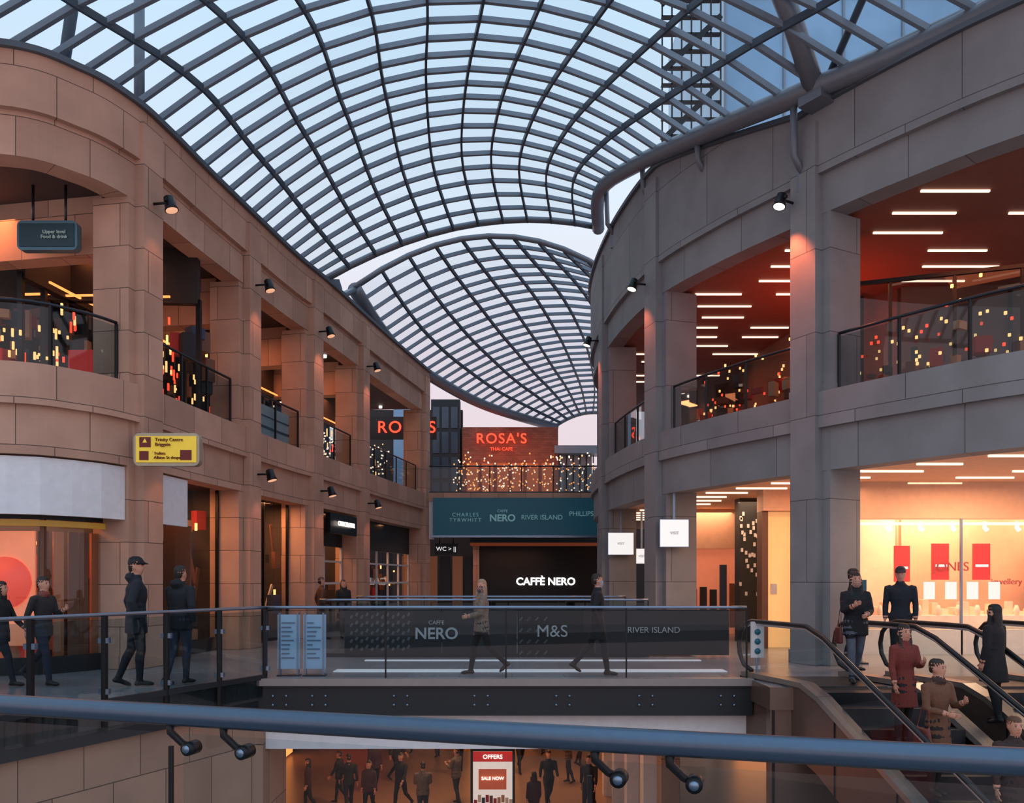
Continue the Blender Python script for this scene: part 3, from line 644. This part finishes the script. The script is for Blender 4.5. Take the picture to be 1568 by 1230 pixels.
# ------------------------------------------------------------ escalators
ud=Vector((.28,-.96,0)).normalized(); LAND=1.5; RUN=9.0; T=math.tan(math.radians(30))
def ez(s):
    if s<LAND: return 0
    d_=s-LAND
    return -(T*d_*d_/1.0) if d_<.5 else -(T*.25+T*(d_-.5))
def escalator(start,wd):
    b=MB('escalator'); S=Vector((*start,0)); N_=26
    ss=[i*(LAND+RUN)/N_ for i in range(N_+1)]
    for k,off in enumerate((0,wd)):
        O=S+Vector((off,0,0))
        base=[O+ud*s+Vector((0,0,ez(s))) for s in ss]
        for i in range(N_):
            a=base[i];c=base[i+1]
            if i>0: b.geo([a+Vector((0,0,.1)),c+Vector((0,0,.1)),c+Vector((0,0,.9)),a+Vector((0,0,.9))],[(0,1,2,3)],gBal2)
            b.beam(a+Vector((0,0,.06)),c+Vector((0,0,.06)),.24,.08,P('escalator_deck',(150,140,134),.3,.6))
            o_=Vector((-.1 if k==0 else .1,0,0))
            b.geo([a+o_+Vector((0,0,.05)),c+o_+Vector((0,0,.05)),c+o_+Vector((0,0,-1.05)),a+o_+Vector((0,0,-1.05))],[(0,1,2,3)],brownp)
            if i%3==0: b.beam(a+o_*1.05+Vector((0,0,.03)),a+o_*1.05+Vector((0,0,-1.05)),.02,.02,black,up=(0,1,0))
        hr=[O+ud*.15+Vector((0,0,.12)),O-ud*.1+Vector((0,0,.2)),O-ud*.22+Vector((0,0,.38)),O-ud*.25+Vector((0,0,.55)),O-ud*.2+Vector((0,0,.75)),O-ud*.05+Vector((0,0,.9)),O+ud*.15+Vector((0,0,.95))]
        hr+= [p+Vector((0,0,.95)) for p in base[1:]]
        b.tube(hr,.038,rubber,10); b.tube([p-Vector((0,0,.045)) for p in hr[5:]],.022,P('rail_highlight',(190,196,204),.25,.8),8)
        b.geo([O+ud*.4+Vector((0,0,.1)),O-ud*.1+Vector((0,0,.22)),O-ud*.2+Vector((0,0,.55)),O-ud*.05+Vector((0,0,.86)),O+ud*.4+Vector((0,0,.9))],[(0,1,2,3,4)],gBal2)
    for i in range(N_):
        a=S+ud*ss[i]+Vector((.1,0,ez(ss[i])-1.05)); c=S+ud*ss[i+1]+Vector((.1,0,ez(ss[i+1])-1.05))
        b.geo([a-Vector((.2,0,0)),c-Vector((.2,0,0)),c+Vector((wd,0,0)),a+Vector((wd,0,0))],[(0,1,2,3)],brownp)
    b.box((S.x+.2,12.5,.0),(S.x+wd+.1,13.8,.015),stepm)
    s=LAND
    while s<LAND+RUN-.4:
        a=S+ud*s; z=min(ez(s+.2),-.0)
        b.geo([(a.x+.12,a.y,z),(a.x+wd-.12,a.y,z),(a.x+wd-.12+ud.x*.4,a.y+ud.y*.4,z),(a.x+.12+ud.x*.4,a.y+ud.y*.4,z)],[(0,1,2,3)],stepm)
        b.geo([(a.x+.12+ud.x*.4,a.y+ud.y*.4,z),(a.x+wd-.12+ud.x*.4,a.y+ud.y*.4,z),(a.x+wd-.12+ud.x*.4,a.y+ud.y*.4,z-.24),(a.x+.12+ud.x*.4,a.y+ud.y*.4,z-.24)],[(0,1,2,3)],P('riser',(36,38,42),.4,.5))
        s+=.4
    return b.obj()
escalator((4.0,13.9),1.65); escalator((6.45,13.9),1.65)
b=MB('no_entry_sign'); b.box((3.98,13.6,.35),(4.2,13.63,.95),offw); b.box((4.07,13.61,0),(4.11,13.63,.35),railM)
for z in(.78,.62,.46): b.tube([(4.09,13.58,z),(4.09,13.6,z)],.05,teal,14)
b.obj()

# ------------------------------------------------------------ people
def loft(rings,n=14):
    vs=[];fs=[]
    for (c,rx,ry) in rings:
        for k in range(n):
            a=2*math.pi*k/n; vs.append(Vector((c[0]+rx*math.cos(a),c[1]+ry*math.sin(a),c[2])))
    for i in range(len(rings)-1):
        for k in range(n): k2=(k+1)%n; fs.append((i*n+k,i*n+k2,(i+1)*n+k2,(i+1)*n+k))
    fs.append(tuple(range(n))[::-1]); fs.append(tuple((len(rings)-1)*n+k for k in range(n)))
    return vs,fs
def ball(c,rx,ry,rz,n=14,m=9):
    return loft([((c[0],c[1],c[2]+rz*-math.cos(math.pi*(j+.35)/(m-.3))),rx*math.sin(math.pi*(j+.35)/(m-.3)),ry*math.sin(math.pi*(j+.35)/(m-.3))) for j in range(m)],n)
def tubegeo(pts,rs,n=10,flat=1.0):
    t=MB('t'); t.tube(pts,rs,black,n,True,flat); return t.v,t.f
def fabric(c): return P('fabric_%d_%d_%d'%c,c,.85,0,.3,28,bump=.3)
def skinm(c): return P('skin_%d_%d_%d'%c,c,.55,0,.08,10)
def person(x,y,z,h,heading,stride=0,arms='down',coat=(24,28,34),pants=(26,28,36),hair=(30,22,18),skin=(196,140,116),shoes=(18,18,20),female=False,clen=.82,puffy=False,mask=None,hat=None,longhair=False,bag=None,lean=0,name=None,turn=0,pattern=None,vox=.015,hood=False,scarf=None):
    parts=[];V=Vector
    def add(g,m): parts.append((g[0],g[1],m))
    mc=fabric(coat) if not pattern else pattern; mp=fabric(pants); mh=P('hair_%d_%d_%d'%hair,hair,.6,0,.35,40); ms=skinm(skin); msh=P('shoe_%d_%d_%d'%shoes,shoes,.5)
    sw=.165 if female else .19; puff=1.18 if puffy else 1.0
    hipz=.93; feet=[]
    for sg in(-1,1):
        a=stride*sg; 
        k=.12+ (abs(stride)*1.3 if a<0 else .05)
        hp=V((sg*.09,0,hipz)); kn=hp+.44*V((0,math.sin(a),-math.cos(a))); an=kn+.42*V((0,math.sin(a-k),-math.cos(a-k)))
        add(tubegeo([hp+V((0,0,.04)),hp.lerp(kn,.35),kn,kn.lerp(an,.3)+V((0,-.012,0)),kn.lerp(an,.75),an],[.098,.086,.062,.062,.048,.045],12),mp)
        fp=-(a-k)*.75 if a<0 else -.1*stride
        def rot(v): 
            c,s_=math.cos(fp),math.sin(fp); return V((v[0],v[1]*c+v[2]*s_,-v[1]*s_+v[2]*c))
        add(tubegeo([an+V((0,0,.03)),an+V((0,0,-.03))],[.042,.046],10),msh)
        add(tubegeo([an+rot((0,-.065,-.04)),an+rot((0,-.04,-.042)),an+rot((0,.04,-.038)),an+rot((sg*.01,.12,-.05)),an+rot((sg*.012,.185,-.058))],[.028,.04,.04,.042,.022],10,.85),msh)
        feet.append(min((an+rot((0,-.05,-.08))).z,(an+rot((0,.15,-.085))).z))
    dz=-min(feet)
    tr=[((0,0,clen),.175*puff if clen<.75 else .165*puff,.125*puff),((0,0,.92),.165*puff,.118*puff),((0,0,1.02),.152*puff,.108*puff),((0,.0,1.10),.142*puff,.104*puff),((0,.005,1.22),(.155 if female else .165)*puff,.118*puff),((0,0,1.33),(sw+.0)*puff**.5,.115*puff),((0,-.005,1.40),(sw+.01),.095),((0,-.008,1.45),.12,.075),((0,-.005,1.485),.062,.06)]
    if clen<.7: tr=[((0,0,clen),.2*puff,.16*puff),((0,0,(clen+.92)/2),.185*puff,.14*puff)]+tr[1:]
    add(loft(tr,18),mc)
    if puffy:
        for q in(.9,1.0,1.1,1.2,1.3): add(loft([((0,0,q-.035),.14,.1),((0,0,q),.172*puff**.6+.008,.128),((0,0,q+.035),.14,.1)],18),mc)
    add(tubegeo([(0,-.005,1.44),(0,0,1.50),(0,.012,1.56)],[.06,.052,.05],12),ms)
    add(loft([((0,-.002,1.455),.085,.078),((0,.0,1.50),.07,.068),((0,.0,1.515),.062,.06)],14),mc)
    if scarf: add(loft([((0,.005,1.44),.1,.095),((0,.01,1.48),.098,.1),((0,.01,1.525),.07,.07)],14),fabric(scarf))
    def hd(v):
        c,s_=math.cos(turn),math.sin(turn); return V((v[0]*c-v[1]*s_,v[0]*s_+v[1]*c,v[2]))
    def hg(g,m): add(([hd(v) for v in g[0]],g[1]),m)
    hc=1.63
    hg(loft([((0,.03,hc-.118),.025,.03),((0,.026,hc-.10),.045,.052),((0,.018,hc-.065),.062,.075),((0,.01,hc-.02),.070,.088),((0,.0,hc+.02),.074,.093),((0,-.004,hc+.06),.071,.088),((0,-.008,hc+.095),.052,.066),((0,-.008,hc+.115),.02,.03)],16),ms)
    hg(tubegeo([(0,.092,hc+.015),(0,.105,hc-.015),(0,.09,hc-.03)],[.008,.014,.01],8),ms)
    for sg in(-1,1): hg(ball((sg*.076,-.005,hc-.01),.012,.018,.03,8,6),ms)
    hg(loft([((0,-.055,hc-.06),.05,.04),((0,-.045,hc-.02),.073,.058),((0,-.03,hc+.03),.08,.078),((0,-.016,hc+.06),.08,.094),((0,-.008,hc+.085),.076,.094),((0,-.008,hc+.112),.058,.078),((0,-.01,hc+.13),.028,.04)],16),mh)
    if longhair:
        hg(loft([((0,-.05,hc-.26),.06,.03),((0,-.06,hc-.18),.088,.045),((0,-.05,hc-.08),.09,.06),((0,-.035,hc+.0),.086,.072),((0,-.02,hc+.06),.084,.094)],16),mh)
        for sg in(-1,1): hg(tubegeo([(sg*.07,.01,hc+.04),(sg*.082,.02,hc-.05),(sg*.085,.03,hc-.15),(sg*.07,.05,hc-.22)],[.02,.025,.026,.015],8),mh)
    if mask: hg(loft([((0,.035,hc-.115),.035,.05),((0,.035,hc-.08),.058,.068),((0,.035,hc-.03),.066,.072),((0,.03,hc-.01),.06,.07)],14),fabric(mask))
    if hat:
        mh2=fabric(hat); hg(loft([((0,-.0,hc+.035),.086,.102),((0,-.005,hc+.08),.086,.104),((0,-.008,hc+.12),.068,.086),((0,-.008,hc+.145),.03,.045)],16),mh2)
        hg(tubegeo([(0,.06,hc+.05),(0,.12,hc+.045),(0,.165,hc+.035)],[.07,.065,.03],12,.2),mh2)
    if hood: add(loft([((0,-.06,1.42),.1,.05),((0,-.09,1.48),.115,.06),((0,-.08,1.54),.09,.045)],14),mc)
    hands=[]
    for sg in(-1,1):
        mode=arms if isinstance(arms,str) else arms[0 if sg<0 else 1]
        sh=V((sg*(sw+.005),-.005,1.405))
        a,b_,a2,b2={'down':(.0,.12,.25,.02),'swing':(-stride*sg*1.1,.12,-stride*sg*1.1+.35,.05),'pocket':(-.3,.32,.35,-.15),'phone':(.25,.1,2.0,-.35),'bag':(.1,.15,.35,.05),'front':(.2,.15,1.35,-.55)}[mode]
        u1=V((sg*math.sin(b_),math.sin(a)*math.cos(b_),-math.cos(a)*math.cos(b_))); u2=V((sg*math.sin(b2),math.sin(a2)*math.cos(b2),-math.cos(a2)*math.cos(b2)))
        el=sh+u1*.285; wr=el+u2*.245; q=1.22 if puffy else 1.05
        add(tubegeo([sh+V((-sg*.05,0,.01)),sh+V((0,0,-.005)),sh.lerp(el,.3),el,el.lerp(wr,.35),wr-u2*.005],[.05,.062*q**.5,.056*q,.046*q,.046*q,.034*q],12),mc)
        if mode!='pocket':
            th=V((0,1,0))-u2*u2.y
            if abs(a2)>1: th=V((0,0,1))-u2*u2.z
            th.normalize(); nr=u2.cross(th)*-sg; nr.normalize()
            hands.append((wr,u2,th,nr))
            add(tubegeo([wr-u2*.02,wr+u2*.02],[.026,.027],10),ms)
    if bag:
        mb=P('bag_%d_%d_%d'%bag,bag,.5)
        add(loft([((.27,.02,.62),.06,.14),((.27,.02,.75),.055,.14),((.27,.02,.88),.035,.12)],12),mb)
        add(tubegeo([(.25,-.09,.86),(.24,-.03,1.1),(.18,0,1.44),(.14,-.03,1.44),(.25,.1,1.1),(.27,.12,.86)],[.012]*6,6),mb)
    def ln(v):
        if lean and v.z>.9: return V((v.x,v.y+(v.z-.9)*lean,v.z))
        return v
    me=bpy.data.meshes.new('tmp'); vs=[];fs=[];tags=[];mats=[]
    for (pv,pf,pm) in parts:
        o=len(vs); 
        if pm not in mats: mats.append(pm)
        for v in pv: vs.append(ln(V(v))); tags.append(mats.index(pm))
        fs+=[[o+j for j in f_] for f_ in pf]
    me.from_pydata([tuple(v) for v in vs],[],fs); me.update()
    import bmesh as _b
    bm=_b.new(); bm.from_mesh(me)
    _b.ops.recalc_face_normals(bm,faces=bm.faces); bm.to_mesh(me); bm.free()
    kd=kdtree.KDTree(len(fs)+len(vs)) 
    for i,v in enumerate(vs): kd.insert(v,i)
    for f_ in fs:
        if len(f_)<=4:
            c=V((0,0,0))
            for j in f_: c+=vs[j]
            kd.insert(c/len(f_),f_[0])
    kd.balance()
    to=bpy.data.objects.new('tmp',me); COL.objects.link(to)
    md=to.modifiers.new('r','REMESH'); md.mode='VOXEL'; md.voxel_size=vox; md.use_smooth_shade=True
    sm=to.modifiers.new('s','SMOOTH'); sm.factor=.5; sm.iterations=2
    dg=bpy.context.evaluated_depsgraph_get(); dg.update()
    m2=bpy.data.meshes.new_from_object(to.evaluated_get(dg)); bpy.data.objects.remove(to)
    g=MB(name or ('standing_woman' if female else 'standing_man'))
    for m in mats: g.M(m)
    g.v=[v.co.copy() for v in m2.vertices]
    for p_ in m2.polygons:
        _,i,_d=kd.find(p_.center); g.f.append(list(p_.vertices)); g.mi.append(tags[i]); g.sm.append(True); g.uv.append([(0,0)]*len(p_.vertices))
    def hx(v): return ln(hd(V(v)))
    ey=P('eye_dark',(24,18,16),.2)
    for sg in(-1,1):
        gv,gf=ball((0,0,0),.011,.006,.006,8,5); c=hx((sg*.03,.086,hc+.012)); g.geo([v+c for v in gv],gf,ey,True)
        gv,gf=ball((0,0,0),.016,.005,.004,8,5); c=hx((sg*.03,.087,hc+.032)); g.geo([v+c for v in gv],gf,mh,True)
    if not mask:
        gv,gf=ball((0,0,0),.022,.006,.006,8,5); c=hx((0,.086,hc-.062)); g.geo([v+c for v in gv],gf,P('lips',(140,70,64),.5),True)
    for (wr,d_,th,nr) in hands:
        wr=ln(wr)
        t=MB('t'); t.tube([wr,wr+d_*.03,wr+d_*.075,wr+d_*.092],[.026,.038,.04,.034],ms,10,True)
        vs_=[ (v-wr)-nr*((v-wr).dot(nr))*.55+wr for v in t.v]; 
        g.geo(vs_,t.f,ms,True)
        for k,(o_,L_) in enumerate(((.027,.068),(.009,.076),(-.009,.071),(-.026,.056))):
            p0=wr+d_*.082+th*o_; p1=p0+d_*L_*.45+nr*.006; p2=p1+(d_*.75+nr*.5)*L_*.33; p3=p2+(d_*.45+nr*.8)*L_*.27
            g.tube([p0,p1,p2,p3],[.0088,.0085,.0078,.006],ms,7)
        p0=wr+d_*.025+th*.024; g.tube([p0,p0+(d_*.6+th*.7)*.035,p0+(d_*.85+th*.55)*.06+nr*.008],[.012,.0105,.0075],ms,7)
    bpy.data.meshes.remove(m2)
    s_=h/1.765
    o=g.obj(); o.location=(x,y,z+dz*s_); o.scale=(s_,s_,s_); o.rotation_euler=(0,0,math.radians(heading))
    return o
catp=P('patterned_fur',(120,106,94),.9,0,.8,26)
person(-.53,14.2,0,1.68,100,.3,('front','swing'),coat=(120,110,100),pants=(20,22,26),hair=(150,124,100),female=True,longhair=True,mask=(60,66,76),clen=.8,name='walking_woman',pattern=catp,turn=.9,puffy=True)
person(1.48,14.15,0,1.77,-90,.27,('down','pocket'),coat=(18,22,28),pants=(20,24,32),mask=(120,160,190),clen=.62,name='walking_man',turn=.2)
person(-5.8,12.6,0,1.98,-60,.12,'pocket',coat=(24,30,40),pants=(26,30,38),hat=(16,18,22),clen=.72,puffy=True,name='man_in_cap',hood=True,turn=-.4)
person(-5.22,12.85,0,1.86,-20,.1,('phone','pocket'),coat=(20,24,32),pants=(44,50,66),clen=.8,puffy=True,hood=True,name='standing_man')
person(-7.95,12.7,0,1.66,-85,.36,'swing',coat=(22,22,26),pants=(30,34,46),hair=(24,18,16),clen=.75,name='walking_woman',female=True,longhair=True)
person(-7.35,12.8,0,1.72,-100,.3,('phone','swing'),coat=(38,36,38),pants=(36,42,60),clen=.8,name='walking_man',scarf=(120,60,50))
person(-5.25,22.5,0,1.72,-60,.15,'pocket',coat=(84,54,42),pants=(26,26,30),clen=.75,name='standing_man',vox=.022)
person(-4.75,23,0,1.66,-150,.2,'down',coat=(24,24,28),pants=(24,24,28),female=True,longhair=True,clen=.6,name='standing_woman',vox=.022)
person(5.45,12.95,0.02,1.76,175,.2,('front','phone'),coat=(18,20,26),pants=(84,90,104),hair=(30,20,16),female=True,longhair=True,mask=(150,120,110),puffy=True,clen=.75,name='woman_in_puffer_jacket',bag=(90,30,26))
person(6.9,14.5,0,1.86,150,.1,'down',coat=(26,32,44),pants=(26,28,36),hat=(40,44,50),clen=.75,name='standing_man')
person(6.2,14.8,0,1.84,-120,.1,'pocket',coat=(24,28,34),pants=(24,26,32),clen=.8,name='standing_man')
def stepz(y): return ez((13.9-y)/.96)-.02
person(5.38,11.2,stepz(11.2),1.66,190,.05,('phone','bag'),coat=(112,46,38),pants=(30,26,28),hair=(26,18,14),female=True,clen=.55,name='escalator_rider_woman',longhair=True)
person(5.42,10.4,stepz(10.4),1.74,200,.05,('phone','front'),coat=(104,70,50),pants=(34,28,28),hair=(40,28,20),clen=.5,name='escalator_rider_man',bag=(110,50,40),scarf=(60,40,36),turn=.3)
person(6.85,11.6,stepz(11.6)-.0,1.68,30,.05,'down',coat=(24,22,26),pants=(22,22,26),hair=(18,12,12),female=True,longhair=True,clen=.6,puffy=True,name='escalator_rider_woman')
person(5.85,9.5,stepz(9.5),1.7,175,.05,'down',coat=(54,40,38),pants=(28,28,30),hair=(90,60,40),clen=.7,name='escalator_rider_man')
person(7.1,10.7,stepz(10.7),1.7,15,.05,'down',coat=(44,48,58),pants=(28,28,30),hair=(40,30,24),clen=.75,name='escalator_rider_man')
base=[person(-4.8,24,-5.2,1.75,20,.25,'swing',coat=(30,26,28),vox=.025,name='shopper_man'),
      person(-4.1,23.4,-5.2,1.68,170,.2,'down',coat=(60,34,32),female=True,longhair=True,vox=.025,name='shopper_woman'),
      person(1.1,24.5,-5.2,1.75,190,.3,'swing',coat=(24,26,32),vox=.025,name='shopper_man'),
      person(-1.7,24.9,-5.2,1.72,60,.1,'phone',coat=(96,84,74),pants=(40,44,58),vox=.025,name='shopper_man',puffy=True)]
for i,(x,y,hd_) in enumerate(((-5.3,25.0,80),(-4.4,26.2,200),(-3.3,24.2,150),(-2.5,22.9,10),(-3.9,27.5,240),(.6,22.4,20),(2.2,23.4,160),(1.9,27.5,80),(-1.9,29,0),(-6.0,24,100),(.3,29,200),(-2.9,31.5,30),(-5.0,29,60),(-4.2,32,140),(1.2,32,10),(2.5,30,250),(-.9,33,100))):
    s_=base[i%4]; o=s_.copy(); o.name=s_.name.split('.')[0]; COL.objects.link(o); k_=U(.92,1.06); o.scale=[q*k_ for q in s_.scale]; o.location=(x,y,-5.2+(s_.location.z+5.2)*k_); o.rotation_euler=(0,0,math.radians(hd_))
print('done',len(bpy.data.objects))
